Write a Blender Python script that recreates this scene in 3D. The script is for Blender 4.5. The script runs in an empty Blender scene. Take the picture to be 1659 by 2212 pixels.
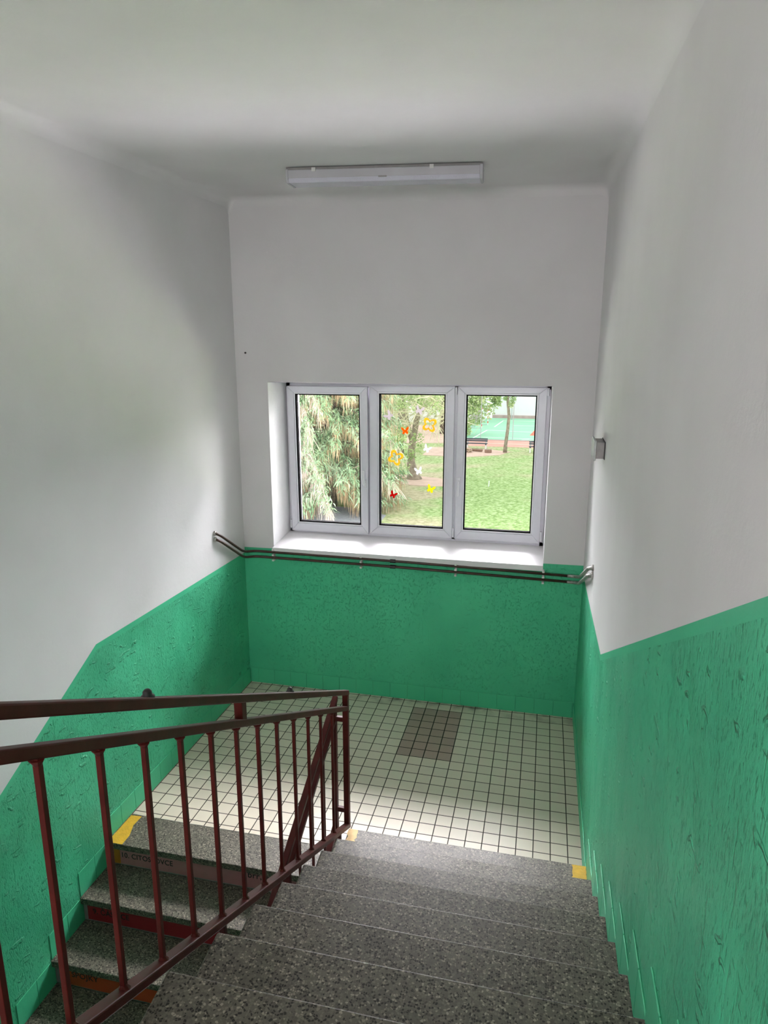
import bpy, bmesh, math, random
from mathutils import Vector, Matrix
random.seed(7)
sc = bpy.context.scene
COL = sc.collection

# ------------------------------------------------------------------ camera, world, lights, exposure
CAM_POS = (-0.2645, -3.588, 2.8742)
YAW, PITCH, FPX = 0.22951, 0.22982, 1478.3
cd = bpy.data.cameras.new('camera'); cam = bpy.data.objects.new('camera', cd); COL.objects.link(cam)
cam.location = CAM_POS
cam.rotation_euler = (math.pi/2 - PITCH, 0, YAW)
cd.sensor_fit = 'VERTICAL'; cd.sensor_height = 36.0
cd.lens = FPX*36.0/2212.0
cd.clip_start = 0.02; cd.clip_end = 400
sc.camera = cam
vs = sc.view_settings
vs.view_transform = 'Standard'; vs.look = 'None'; vs.gamma = 1.0; vs.use_curve_mapping = False
vs.exposure = 0.75

world = bpy.data.worlds.new('overcast_sky'); sc.world = world; world.use_nodes = True
wn = world.node_tree.nodes; wb = wn['Background']
wb.inputs['Color'].default_value = (0.95, 0.97, 1.0, 1)
wb.inputs['Strength'].default_value = 1.38

def area(name, loc, target, sx, sy, power, color, spread=180):
    l = bpy.data.lights.new(name, 'AREA'); l.shape = 'RECTANGLE'; l.size = sx; l.size_y = sy
    l.energy = power; l.color = color; l.spread = math.radians(spread)
    o = bpy.data.objects.new(name, l); COL.objects.link(o); o.location = loc
    d = Vector(target) - Vector(loc); o.rotation_euler = d.to_track_quat('-Z', 'Y').to_euler()
    return o
# added area lights boosting the skylight that enters by the landing window
area('sky_boost_light', (-1.6, 5.6, 8.8), (-1.5, 2.0, 1.9), 24.0, 8.0, 27000, (1.0, 0.925, 1.0))
area('low_sky_boost_light', (-1.6, 11.0, 5.3), (-1.5, 2.0, 1.9), 24.0, 4.0, 4000, (1.0, 0.92, 1.0))
# added downward light, brightening the unseen apron so it bounces light indoors
area('apron_boost_light', (-1.3, 7.0, 12.0), (-1.3, 6.999, 0.0), 22.0, 8.0, 115000, (1.0, 0.91, 1.0), 60)
# added fill lights in the upper hall behind the viewer; no windows there
area('hall_fill_light', (-1.3, -6.0, 2.9), (-1.3, 0.5, 1.2), 1.8, 1.2, 54, (1.0, 0.93, 0.96))
area('side_fill_light', (0.03, -4.8, 2.9), (-2.7, -4.2, 3.15), 1.6, 1.3, 4, (1.0, 0.96, 0.98))

# ------------------------------------------------------------------ node helpers
def new_mat(name):
    m = bpy.data.materials.new(name); m.use_nodes = True
    nt = m.node_tree; return m, nt, nt.nodes['Principled BSDF']
def nd(nt, t, **kw):
    n = nt.nodes.new(t)
    for k, v in kw.items():
        if hasattr(n, k): setattr(n, k, v)
        else: n.inputs[k].default_value = v
    return n
def lk(nt, a, b): nt.links.new(a, b)
def coord(nt, scale=(1, 1, 1)):
    t = nd(nt, 'ShaderNodeTexCoord'); mp = nd(nt, 'ShaderNodeMapping'); mp.inputs['Scale'].default_value = scale
    lk(nt, t.outputs['Object'], mp.inputs['Vector']); return mp.outputs['Vector']
def ramp(nt, fac, stops, interp='LINEAR'):
    r = nd(nt, 'ShaderNodeValToRGB'); r.color_ramp.interpolation = interp
    e = r.color_ramp.elements
    while len(e) < len(stops): e.new(0.5)
    for el, (p, c) in zip(e, stops):
        el.position = p; el.color = (*c, 1) if len(c) == 3 else c
    lk(nt, fac, r.inputs['Fac']); return r.outputs['Color']
def g(v): return (v, v, v)
def mixc(nt, fac, a, b, blend='MIX'):
    m = nd(nt, 'ShaderNodeMix'); m.data_type = 'RGBA'; m.blend_type = blend
    for s, v in ((m.inputs[0], fac), (m.inputs[6], a), (m.inputs[7], b)):
        if hasattr(v, 'links') or hasattr(v, 'is_output'): lk(nt, v, s)
        elif isinstance(v, (int, float)): s.default_value = v
        else: s.default_value = (*v, 1)
    return m.outputs[2]
def math_n(nt, op, a, b=None):
    m = nd(nt, 'ShaderNodeMath'); m.operation = op
    for s, v in zip(m.inputs, (a, b)):
        if v is None: continue
        if isinstance(v, (int, float)): s.default_value = v
        else: lk(nt, v, s)
    return m.outputs[0]
def bump(nt, bs, h, strength, dist=0.01, normal=None):
    b = nd(nt, 'ShaderNodeBump'); b.inputs['Strength'].default_value = strength; b.inputs['Distance'].default_value = dist
    lk(nt, h, b.inputs['Height'])
    if normal is not None: lk(nt, normal, b.inputs['Normal'])
    lk(nt, b.outputs['Normal'], bs.inputs['Normal']); return b.outputs['Normal']
def simple(name, col, rough=0.5, metal=0.0, var=0.0, vscale=20, bmp=0.0, bscale=60, spec=0.5, trans=0.0):
    m, nt, bs = new_mat(name)
    bs.inputs['Roughness'].default_value = rough; bs.inputs['Metallic'].default_value = metal
    bs.inputs['Specular IOR Level'].default_value = spec
    if trans: bs.inputs['Transmission Weight'].default_value = trans
    v = coord(nt)
    n = nd(nt, 'ShaderNodeTexNoise'); n.inputs['Scale'].default_value = vscale; n.inputs['Detail'].default_value = 4
    lk(nt, v, n.inputs['Vector'])
    c0 = tuple(max(0, c*(1-var)) for c in col); c1 = tuple(min(1, c*(1+var)) for c in col)
    lk(nt, ramp(nt, n.outputs['Fac'], [(0.3, c0), (0.7, c1)]), bs.inputs['Base Color'])
    if bmp:
        n2 = nd(nt, 'ShaderNodeTexNoise'); n2.inputs['Scale'].default_value = bscale; n2.inputs['Detail'].default_value = 5
        lk(nt, v, n2.inputs['Vector']); bump(nt, bs, n2.outputs['Fac'], bmp, 0.01)
    return m

# ------------------------------------------------------------------ materials
def white_paint():
    m, nt, bs = new_mat('white_wall_paint'); bs.inputs['Roughness'].default_value = 0.75
    v = coord(nt)
    n = nd(nt, 'ShaderNodeTexNoise'); n.inputs['Scale'].default_value = 1.6; n.inputs['Detail'].default_value = 4
    lk(nt, v, n.inputs['Vector'])
    c = ramp(nt, n.outputs['Fac'], [(0.3, (0.70, 0.69, 0.69)), (0.7, (0.76, 0.75, 0.755))])
    sp = nd(nt, 'ShaderNodeTexNoise'); sp.inputs['Scale'].default_value = 9; sp.inputs['Detail'].default_value = 2
    lk(nt, v, sp.inputs['Vector'])
    f = ramp(nt, sp.outputs['Fac'], [(0.0, g(1)), (0.10, g(1)), (0.12, g(0))])
    lk(nt, mixc(nt, f, c, (0.45, 0.44, 0.42)), bs.inputs['Base Color'])
    n2 = nd(nt, 'ShaderNodeTexNoise'); n2.inputs['Scale'].default_value = 14; n2.inputs['Detail'].default_value = 8
    n2.inputs['Roughness'].default_value = 0.7
    lk(nt, v, n2.inputs['Vector']); bump(nt, bs, n2.outputs['Fac'], 0.12, 0.02)
    return m
GREEN_A, GREEN_B = (0.062, 0.49, 0.265), (0.08, 0.56, 0.30)
def green_paint(name, rough_amount, pit_stretch=(150, 150, 50)):
    m, nt, bs = new_mat(name)
    bs.inputs['Roughness'].default_value = 0.42; bs.inputs['Specular IOR Level'].default_value = 0.4
    v = coord(nt)
    n = nd(nt, 'ShaderNodeTexNoise'); n.inputs['Scale'].default_value = 2.5; n.inputs['Detail'].default_value = 3
    lk(nt, v, n.inputs['Vector'])
    lk(nt, ramp(nt, n.outputs['Fac'], [(0.3, GREEN_A), (0.7, GREEN_B)]), bs.inputs['Base Color'])
    # fine paint grain
    nf = nd(nt, 'ShaderNodeTexNoise'); nf.inputs['Scale'].default_value = 60; nf.inputs['Detail'].default_value = 3
    lk(nt, v, nf.inputs['Vector'])
    h = math_n(nt, 'MULTIPLY', nf.outputs['Fac'], 0.05)
    if rough_amount:
        # vertical drag marks with deep pits, and short trowel ridges in patches
        mp = nd(nt, 'ShaderNodeMapping'); mp.inputs['Scale'].default_value = pit_stretch; lk(nt, v, mp.inputs['Vector'])
        n1 = nd(nt, 'ShaderNodeTexNoise'); n1.inputs['Scale'].default_value = 1.0; n1.inputs['Detail'].default_value = 5
        n1.inputs['Roughness'].default_value = 0.65; lk(nt, mp.outputs['Vector'], n1.inputs['Vector'])
        pit = ramp(nt, n1.outputs['Fac'], [(0.33, g(0)), (0.41, g(0.9)), (0.6, g(1))])
        mp2 = nd(nt, 'ShaderNodeMapping'); mp2.inputs['Scale'].default_value = (55, 55, 7); lk(nt, v, mp2.inputs['Vector'])
        n2 = nd(nt, 'ShaderNodeTexNoise'); n2.inputs['Scale'].default_value = 1.0; n2.inputs['Detail'].default_value = 4
        lk(nt, mp2.outputs['Vector'], n2.inputs['Vector'])
        groove = ramp(nt, n2.outputs['Fac'], [(0.27, g(0)), (0.37, g(1))])
        nm = nd(nt, 'ShaderNodeTexNoise'); nm.inputs['Scale'].default_value = 2.2; nm.inputs['Detail'].default_value = 2
        lk(nt, v, nm.inputs['Vector'])
        mask = ramp(nt, nm.outputs['Fac'], [(0.38, g(0.25)), (0.62, g(1))])
        # ridges: warped wave
        w = nd(nt, 'ShaderNodeTexWave'); w.inputs['Scale'].default_value = 7.5; w.inputs['Distortion'].default_value = 9
        w.inputs['Detail'].default_value = 2; w.inputs['Detail Scale'].default_value = 1.3; w.bands_direction = 'Z'
        lk(nt, v, w.inputs['Vector'])
        nm2 = nd(nt, 'ShaderNodeTexNoise'); nm2.inputs['Scale'].default_value = 11; nm2.inputs['Detail'].default_value = 1
        lk(nt, v, nm2.inputs['Vector'])
        rid = math_n(nt, 'MULTIPLY', ramp(nt, w.outputs['Fac'], [(0.75, g(0)), (0.95, g(1))]),
                     ramp(nt, nm2.outputs['Fac'], [(0.60, g(0)), (0.66, g(1))]))
        a = math_n(nt, 'MULTIPLY', math_n(nt, 'ADD', math_n(nt, 'MULTIPLY', pit, 1.5), math_n(nt, 'MULTIPLY', groove, 0.9)), mask)
        h = math_n(nt, 'ADD', h, math_n(nt, 'ADD', math_n(nt, 'MULTIPLY', a, rough_amount), math_n(nt, 'MULTIPLY', rid, 0.9*rough_amount)))
    bump(nt, bs, h, 1.0, 0.013)
    return m
def terrazzo():
    m, nt, bs = new_mat('terrazzo'); v = coord(nt)
    vo = nd(nt, 'ShaderNodeTexVoronoi'); vo.inputs['Scale'].default_value = 140
    lk(nt, v, vo.inputs['Vector'])
    sep = nd(nt, 'ShaderNodeSeparateColor'); lk(nt, vo.outputs['Color'], sep.inputs['Color'])
    chip = ramp(nt, sep.outputs['Red'], [(0.0, (0.028, 0.026, 0.022)), (0.25, (0.05, 0.046, 0.038)), (0.29, (0.15, 0.14, 0.118)),
                                         (0.6, (0.22, 0.205, 0.175)), (0.84, (0.30, 0.28, 0.24)), (0.92, (0.52, 0.48, 0.41))])
    e = nd(nt, 'ShaderNodeTexVoronoi'); e.feature = 'DISTANCE_TO_EDGE'; e.inputs['Scale'].default_value = 140
    lk(nt, v, e.inputs['Vector'])
    mat_f = ramp(nt, e.outputs['Distance'], [(0.06, g(1)), (0.12, g(0))])
    c = mixc(nt, mat_f, chip, (0.20, 0.187, 0.16))
    n = nd(nt, 'ShaderNodeTexNoise'); n.inputs['Scale'].default_value = 3; n.inputs['Detail'].default_value = 5
    lk(nt, v, n.inputs['Vector'])
    c = mixc(nt, 1.0, c, ramp(nt, n.outputs['Fac'], [(0.3, (0.60, 0.57, 0.52)), (0.7, (0.74, 0.70, 0.64))]), 'MULTIPLY')
    lk(nt, c, bs.inputs['Base Color'])
    lk(nt, ramp(nt, n.outputs['Fac'], [(0.3, g(0.40)), (0.7, g(0.50))]), bs.inputs['Roughness']); bs.inputs['Specular IOR Level'].default_value = 0.32
    return m
def tiles():
    m, nt, bs = new_mat('landing_tiles'); v = coord(nt)
    br = nd(nt, 'ShaderNodeTexBrick'); br.offset = 0.0; br.squash = 1.0
    br.inputs['Scale'].default_value = 1.0; br.inputs['Brick Width'].default_value = 0.1; br.inputs['Row Height'].default_value = 0.1
    br.inputs['Mortar Size'].default_value = 0.0033; br.inputs['Mortar Smooth'].default_value = 0.2
    br.inputs['Color1'].default_value = (0.69, 0.61, 0.50, 1); br.inputs['Color2'].default_value = (0.75, 0.665, 0.545, 1)
    br.inputs['Mortar'].default_value = (0.045, 0.032, 0.022, 1)
    lk(nt, v, br.inputs['Vector'])
    br2 = nd(nt, 'ShaderNodeTexBrick'); br2.offset = 0.0
    for k in ('Scale', 'Brick Width', 'Row Height', 'Mortar Size', 'Mortar Smooth'):
        br2.inputs[k].default_value = br.inputs[k].default_value
    br2.inputs['Mortar Size'].default_value = 0.004
    br2.inputs['Color1'].default_value = (0.40, 0.285, 0.245, 1); br2.inputs['Color2'].default_value = (0.46, 0.33, 0.285, 1)
    br2.inputs['Mortar'].default_value = (0.02, 0.015, 0.012, 1)
    lk(nt, v, br2.inputs['Vector'])
    s = nd(nt, 'ShaderNodeSeparateXYZ'); lk(nt, v, s.inputs['Vector'])
    inx = math_n(nt, 'MULTIPLY', math_n(nt, 'GREATER_THAN', s.outputs['X'], -1.203), math_n(nt, 'LESS_THAN', s.outputs['X'], -0.797))
    iny = math_n(nt, 'MULTIPLY', math_n(nt, 'GREATER_THAN', s.outputs['Y'], 0.797), math_n(nt, 'LESS_THAN', s.outputs['Y'], 1.503))
    c = mixc(nt, math_n(nt, 'MULTIPLY', inx, iny), br.outputs['Color'], br2.outputs['Color'])
    # scattered black scuffs and grime along the far skirting
    n = nd(nt, 'ShaderNodeTexNoise'); n.inputs['Scale'].default_value = 16; n.inputs['Detail'].default_value = 3
    lk(nt, v, n.inputs['Vector'])
    spot = ramp(nt, n.outputs['Fac'], [(0.0, g(1)), (0.215, g(1)), (0.235, g(0))])
    edge = nd(nt, 'ShaderNodeMapRange'); edge.inputs['From Min'].default_value = 1.47; edge.inputs['From Max'].default_value = 1.63
    lk(nt, s.outputs['Y'], edge.inputs['Value'])
    n3 = nd(nt, 'ShaderNodeTexNoise'); n3.inputs['Scale'].default_value = 9; n3.inputs['Detail'].default_value = 6
    lk(nt, v, n3.inputs['Vector'])
    grime = math_n(nt, 'MULTIPLY', edge.outputs['Result'], ramp(nt, n3.outputs['Fac'], [(0.45, g(0)), (0.7, g(0.9))]))
    c = mixc(nt, math_n(nt, 'MAXIMUM', math_n(nt, 'MULTIPLY', spot, 0.7), grime), c, (0.06, 0.045, 0.035))
    lk(nt, c, bs.inputs['Base Color'])
    lk(nt, mixc(nt, br.outputs['Fac'], g(0.38), g(0.8)), bs.inputs['Roughness']); bs.inputs['Specular IOR Level'].default_value = 0.3
    inv = math_n(nt, 'SUBTRACT', 1.0, br.outputs['Fac'])
    bump(nt, bs, inv, 0.5, 0.003)
    return m
def red_paint():
    m, nt, bs = new_mat('oxide_red_enamel'); v = coord(nt)
    n = nd(nt, 'ShaderNodeTexNoise'); n.inputs['Scale'].default_value = 14; n.inputs['Detail'].default_value = 5
    lk(nt, v, n.inputs['Vector'])
    lk(nt, ramp(nt, n.outputs['Fac'], [(0.3, (0.055, 0.007, 0.0055)), (0.7, (0.092, 0.012, 0.009))]), bs.inputs['Base Color'])
    bs.inputs['Roughness'].default_value = 0.45; bs.inputs['Specular IOR Level'].default_value = 0.25
    bump(nt, bs, n.outputs['Fac'], 0.15, 0.005)
    return m
def glass():
    m = bpy.data.materials.new('window_glass'); m.use_nodes = True; nt = m.node_tree
    nt.nodes.clear()
    o = nd(nt, 'ShaderNodeOutputMaterial'); t = nd(nt, 'ShaderNodeBsdfTransparent'); t.inputs['Color'].default_value = (0.96, 0.98, 0.97, 1)
    gl = nd(nt, 'ShaderNodeBsdfGlossy'); gl.inputs['Roughness'].default_value = 0.02
    f = nd(nt, 'ShaderNodeFresnel'); f.inputs['IOR'].default_value = 1.35
    mx = nd(nt, 'ShaderNodeMixShader'); lk(nt, f.outputs[0], mx.inputs[0]); lk(nt, t.outputs[0], mx.inputs[1]); lk(nt, gl.outputs[0], mx.inputs[2])
    lk(nt, mx.outputs[0], o.inputs['Surface']); return m
def felt(name, col):
    """thin felt: lets the daylight behind it glow through"""
    m = bpy.data.materials.new(name); m.use_nodes = True; nt = m.node_tree; nt.nodes.clear()
    o = nd(nt, 'ShaderNodeOutputMaterial'); d = nd(nt, 'ShaderNodeBsdfDiffuse'); t = nd(nt, 'ShaderNodeBsdfTranslucent')
    n = nd(nt, 'ShaderNodeTexNoise'); n.inputs['Scale'].default_value = 150; lk(nt, coord(nt), n.inputs['Vector'])
    c = ramp(nt, n.outputs['Fac'], [(0.3, tuple(v*0.9 for v in col)), (0.7, col)])
    lk(nt, c, d.inputs['Color']); lk(nt, c, t.inputs['Color'])
    mx = nd(nt, 'ShaderNodeMixShader'); mx.inputs[0].default_value = 0.45
    lk(nt, d.outputs[0], mx.inputs[1]); lk(nt, t.outputs[0], mx.inputs[2]); lk(nt, mx.outputs[0], o.inputs['Surface'])
    return m
def grass():
    m, nt, bs = new_mat('lawn_grass'); v = coord(nt); bs.inputs['Roughness'].default_value = 0.9; bs.inputs['Specular IOR Level'].default_value = 0.1
    n1 = nd(nt, 'ShaderNodeTexNoise'); n1.inputs['Scale'].default_value = 0.22; n1.inputs['Detail'].default_value = 5; lk(nt, v, n1.inputs['Vector'])
    n2 = nd(nt, 'ShaderNodeTexNoise'); n2.inputs['Scale'].default_value = 7; n2.inputs['Detail'].default_value = 6; lk(nt, v, n2.inputs['Vector'])
    gr = ramp(nt, n2.outputs['Fac'], [(0.32, (0.15, 0.24, 0.07)), (0.5, (0.28, 0.40, 0.15)), (0.68, (0.43, 0.53, 0.28))])
    dry = ramp(nt, n2.outputs['Fac'], [(0.3, (0.36, 0.30, 0.20)), (0.7, (0.58, 0.47, 0.34))])
    f = ramp(nt, n1.outputs['Fac'], [(0.50, g(0)), (0.66, g(0.8))])
    s = nd(nt, 'ShaderNodeSeparateXYZ'); lk(nt, v, s.inputs['Vector'])
    far = nd(nt, 'ShaderNodeMapRange'); far.inputs['From Min'].default_value = 34; far.inputs['From Max'].default_value = 48
    far.inputs['To Max'].default_value = 0.55; lk(nt, s.outputs['Y'], far.inputs['Value'])
    n4 = nd(nt, 'ShaderNodeTexNoise'); n4.inputs['Scale'].default_value = 0.8; n4.inputs['Detail'].default_value = 4; lk(nt, v, n4.inputs['Vector'])
    f2 = math_n(nt, 'MULTIPLY', far.outputs['Result'], ramp(nt, n4.outputs['Fac'], [(0.35, g(0)), (0.6, g(1))]))
    lk(nt, mixc(nt, math_n(nt, 'MAXIMUM', f, f2), gr, dry), bs.inputs['Base Color'])
    return m
def leafmat(name, stops, scale=3.0):
    m, nt, bs = new_mat(name); v = coord(nt); bs.inputs['Roughness'].default_value = 0.7; bs.inputs['Specular IOR Level'].default_value = 0.2
    n = nd(nt, 'ShaderNodeTexNoise'); n.inputs['Scale'].default_value = scale; n.inputs['Detail'].default_value = 5; lk(nt, v, n.inputs['Vector'])
    lk(nt, ramp(nt, n.outputs['Fac'], stops), bs.inputs['Base Color']); return m

M = dict(
    white=white_paint(), green=green_paint('green_dado_plaster', 1.0), green_back=green_paint('green_dado_plaster_fine', 0.18, (90, 90, 60)),
    green_s=green_paint('green_dado_smooth', 0.0), terrazzo=terrazzo(), tiles=tiles(), red=red_paint(), glass=glass(), grass=grass(),
    pvc=simple('white_upvc', (0.74, 0.74, 0.80), 0.35, var=0.02),
    bead=simple('white_glazing_bead', (0.80, 0.80, 0.84), 0.3, var=0.01),
    gasket=simple('black_rubber_gasket', (0.003, 0.003, 0.003), 1.0, var=0.1, spec=0.0),
    sill=simple('white_sill_laminate', (0.80, 0.79, 0.80), 0.35, var=0.03, vscale=6),
    reveal=simple('white_reveal_plaster', (0.84, 0.84, 0.85), 0.7, var=0.02, bmp=0.1),
    facade=simple('pale_facade_render', (0.78, 0.77, 0.75), 0.85, var=0.03, bmp=0.2),
    pipe=simple('brown_painted_pipe', (0.055, 0.025, 0.017), 0.35, var=0.3, vscale=30),
    silver=simple('bare_grey_metal', (0.42, 0.40, 0.38), 0.45, metal=0.6, var=0.35, vscale=50),
    clip=simple('white_plastic_clip', (0.75, 0.75, 0.72), 0.4, var=0.04),
    dark=simple('dark_steel', (0.02, 0.018, 0.018), 0.4, var=0.3),
    lampw=simple('clear_ribbed_plastic', (0.52, 0.52, 0.55), 0.25, var=0.05, vscale=8),
    lampb=simple('prismatic_lamp_cover', (0.62, 0.62, 0.70), 0.22, var=0.03, vscale=8, bmp=0.3, bscale=180),
    lampplate=simple('grey_lamp_plate', (0.30, 0.29, 0.28), 0.5, var=0.1),
    boxm=simple('grey_box_plastic', (0.36, 0.34, 0.33), 0.5, var=0.12, vscale=30),
    boxc=simple('pale_box_cover', (0.48, 0.50, 0.50), 0.4, var=0.2, vscale=25),
    yellow=simple('worn_yellow_paint', (0.72, 0.42, 0.02), 0.6, var=0.12, vscale=25, bmp=0.3, bscale=90),
    peach=simple('faded_cream_paint', (0.76, 0.52, 0.24), 0.65, var=0.15, vscale=25, bmp=0.3, bscale=90),
    amber=simple('amber_paint', (0.50, 0.20, 0.02), 0.6, var=0.15),
    pink=simple('dusty_pink_riser_panel', (0.46, 0.20, 0.21), 0.5, var=0.05),
    maroon=simple('dark_red_riser_panel', (0.30, 0.012, 0.02), 0.5, var=0.05),
    orange=simple('orange_red_riser_panel', (0.50, 0.075, 0.02), 0.5, var=0.05),
    violet=simple('plum_riser_panel', (0.25, 0.05, 0.16), 0.5, var=0.05),
    ink=simple('black_lettering', (0.02, 0.018, 0.02), 0.6),
    concrete=simple('grey_concrete', (0.33, 0.32, 0.31), 0.85, var=0.1, bmp=0.2),
    asphalt=simple('grey_asphalt', (0.32, 0.33, 0.35), 0.9, var=0.15, vscale=8),
    soil=simple('pinkish_bare_soil', (0.56, 0.40, 0.32), 0.95, var=0.12, vscale=2),
    court=simple('green_court_coating', (0.27, 0.55, 0.36), 0.8, var=0.06, vscale=0.5),
    line=simple('white_line_paint', (0.8, 0.8, 0.78), 0.7),
    track=simple('pale_red_track', (0.62, 0.30, 0.24), 0.85, var=0.12, vscale=1.0),
    redpatch=simple('bright_red_court_mark', (0.70, 0.13, 0.07), 0.8),
    kerb=simple('grey_kerb', (0.40, 0.38, 0.35), 0.9, var=0.1),
    hallw=simple('white_hall_wall', (0.80, 0.78, 0.78), 0.85, var=0.03, vscale=1),
    plinth=simple('brown_plinth', (0.46, 0.34, 0.31), 0.85, var=0.15, vscale=2),
    bark=leafmat('rough_bark', [(0.3, (0.09, 0.07, 0.055)), (0.7, (0.24, 0.19, 0.15))], 6),
    barkp=leafmat('pale_bark', [(0.3, (0.17, 0.14, 0.10)), (0.7, (0.36, 0.31, 0.24))], 5),
    twig=leafmat('pale_twig', [(0.3, (0.50, 0.47, 0.30)), (0.7, (0.72, 0.68, 0.50))], 3),
    spruce=leafmat('spruce_needles', [(0.28, (0.12, 0.21, 0.10)), (0.5, (0.30, 0.43, 0.25)), (0.72, (0.55, 0.66, 0.47))], 1.6),
    brown=leafmat('dry_spruce_twigs', [(0.3, (0.30, 0.21, 0.11)), (0.55, (0.52, 0.39, 0.25)), (0.75, (0.66, 0.54, 0.43))], 1.5),
    pinkt=leafmat('bleached_dead_twigs', [(0.3, (0.42, 0.33, 0.27)), (0.7, (0.66, 0.56, 0.48))], 2.0),
    leaf=leafmat('broad_leaves', [(0.3, (0.18, 0.30, 0.09)), (0.5, (0.40, 0.52, 0.22)), (0.72, (0.62, 0.68, 0.38))], 1.2),
    wood=simple('weathered_planks', (0.40, 0.30, 0.22), 0.85, var=0.25, vscale=6),
    wood2=simple('brown_log_bark', (0.24, 0.15, 0.11), 0.9, var=0.25, vscale=6),
    slat=simple('dark_bench_slat', (0.06, 0.07, 0.09), 0.6, var=0.2),
    benchc=simple('white_bench_frame', (0.72, 0.70, 0.66), 0.7, var=0.05),
    mast=simple('galvanised_mast', (0.45, 0.45, 0.46), 0.5, metal=0.3, var=0.05),
    s_yel=felt('amber_felt', (0.92, 0.62, 0.06)), s_yel2=felt('lemon_felt', (0.85, 0.72, 0.03)),
    s_or=felt('orange_felt', (0.85, 0.20, 0.01)), s_red=felt('red_felt', (0.50, 0.012, 0.01)),
    s_wh=felt('white_felt', (0.80, 0.79, 0.80)), s_li=felt('lilac_white_felt', (0.62, 0.57, 0.60)),
)

# ------------------------------------------------------------------ mesh helpers
class MB:
    def __init__(s): s.v = []; s.f = []; s.mi = []
    def add(s, vs_, fs, mi=0):
        b = len(s.v); s.v += [tuple(p) for p in vs_]
        for f in fs: s.f.append([b+i for i in f]); s.mi.append(mi)
    def box(s, x0, x1, y0, y1, z0, z1, mi=0):
        x0, x1 = sorted((x0, x1)); y0, y1 = sorted((y0, y1)); z0, z1 = sorted((z0, z1))
        s.add([(x0,y0,z0),(x1,y0,z0),(x1,y1,z0),(x0,y1,z0),(x0,y0,z1),(x1,y0,z1),(x1,y1,z1),(x0,y1,z1)],
              [(0,3,2,1),(4,5,6,7),(0,1,5,4),(1,2,6,5),(2,3,7,6),(3,0,4,7)], mi)
    def poly(s, pts, mi=0): s.add(pts, [tuple(range(len(pts)))], mi)
    def prism(s, pts, d, mi=0):
        """closed outline pts extruded by vector d"""
        n = len(pts); d = Vector(d); a = [Vector(p) for p in pts]
        s.add(a+[p+d for p in a], [tuple(range(n-1, -1, -1)), tuple(range(n, 2*n))] + [(i, (i+1) % n, n+(i+1) % n, n+i) for i in range(n)], mi)
    def bar(s, p0, p1, w, h, mi=0):
        """sloping bar with vertical-cut ends; w across, h vertical; p = centre of top face"""
        p0, p1 = Vector(p0), Vector(p1); d = p1-p0; side = Vector((d.y, -d.x, 0))
        side = side.normalized()*(w/2) if side.length > 1e-6 else Vector((w/2, 0, 0))
        dn = Vector((0, 0, -h)); vs_ = []
        for p in (p0, p1): vs_ += [p-side, p+side, p+side+dn, p-side+dn]
        s.add(vs_, [(0,1,2,3),(7,6,5,4),(0,4,5,1),(1,5,6,2),(2,6,7,3),(3,7,4,0)], mi)
    def tube(s, pts, r, n=10, mi=0, cap=True):
        P = [Vector(p) for p in pts]; R = r if isinstance(r, (list, tuple)) else [r]*len(P)
        t0 = (P[1]-P[0]).normalized(); u = t0.orthogonal().normalized(); rings = []; vs_ = []
        for i, p in enumerate(P):
            t = (P[min(i+1, len(P)-1)]-P[max(i-1, 0)]).normalized()
            u = (u - t*u.dot(t)).normalized(); w = t.cross(u)
            vs_ += [p+(u*math.cos(2*math.pi*k/n)+w*math.sin(2*math.pi*k/n))*R[i] for k in range(n)]
        fs = [(i*n+k, i*n+(k+1) % n, (i+1)*n+(k+1) % n, (i+1)*n+k) for i in range(len(P)-1) for k in range(n)]
        if cap: fs += [tuple(range(n-1, -1, -1)), tuple(range((len(P)-1)*n, len(P)*n))]
        s.add(vs_, fs, mi)
    def lathe(s, c, prof, n=20, axis='Z', mi=0):
        """prof = [(radius, height)]"""
        vs_ = []
        for r, h in prof:
            for k in range(n):
                a = 2*math.pi*k/n; x, y = r*math.cos(a), r*math.sin(a)
                vs_.append({'Z': (c[0]+x, c[1]+y, c[2]+h), 'Y': (c[0]+x, c[1]+h, c[2]+y), 'X': (c[0]+h, c[1]+x, c[2]+y)}[axis])
        m = len(prof)
        fs = [(i*n+k, i*n+(k+1) % n, (i+1)*n+(k+1) % n, (i+1)*n+k) for i in range(m-1) for k in range(n)]
        fs += [tuple(range(n-1, -1, -1)), tuple(range((m-1)*n, m*n))]
        s.add(vs_, fs, mi)
    def build(s, name, mats, parent=None, bevel=0, seg=2, smooth=False):
        me = bpy.data.meshes.new(name); me.from_pydata(s.v, [], s.f)
        for m in (mats if isinstance(mats, (list, tuple)) else [mats]): me.materials.append(m)
        me.polygons.foreach_set('material_index', s.mi)
        me.update()
        bm = bmesh.new(); bm.from_mesh(me); bmesh.ops.recalc_face_normals(bm, faces=bm.faces); bm.to_mesh(me); bm.free()
        if smooth: me.polygons.foreach_set('use_smooth', [True]*len(me.polygons))
        o = bpy.data.objects.new(name, me); COL.objects.link(o)
        if parent is not None:
            o.parent = parent; o.matrix_parent_inverse = Matrix.Identity(4)
            # meshes are written in world coordinates: cancel the parents' offset
            loc = Vector((0, 0, 0)); p = parent
            while p is not None: loc += p.location; p = p.parent
            o.location = -loc
        if bevel:
            b = o.modifiers.new('bevel', 'BEVEL'); b.width = bevel; b.segments = seg; b.limit_method = 'ANGLE'; b.angle_limit = math.radians(40)
            b.harden_normals = False
        return o
def tag(o, label=None, cat=None, group=None, kind=None):
    if label: o['label'] = label
    if cat: o['category'] = cat
    if group: o['group'] = group
    if kind: o['kind'] = kind
    return o
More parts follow.
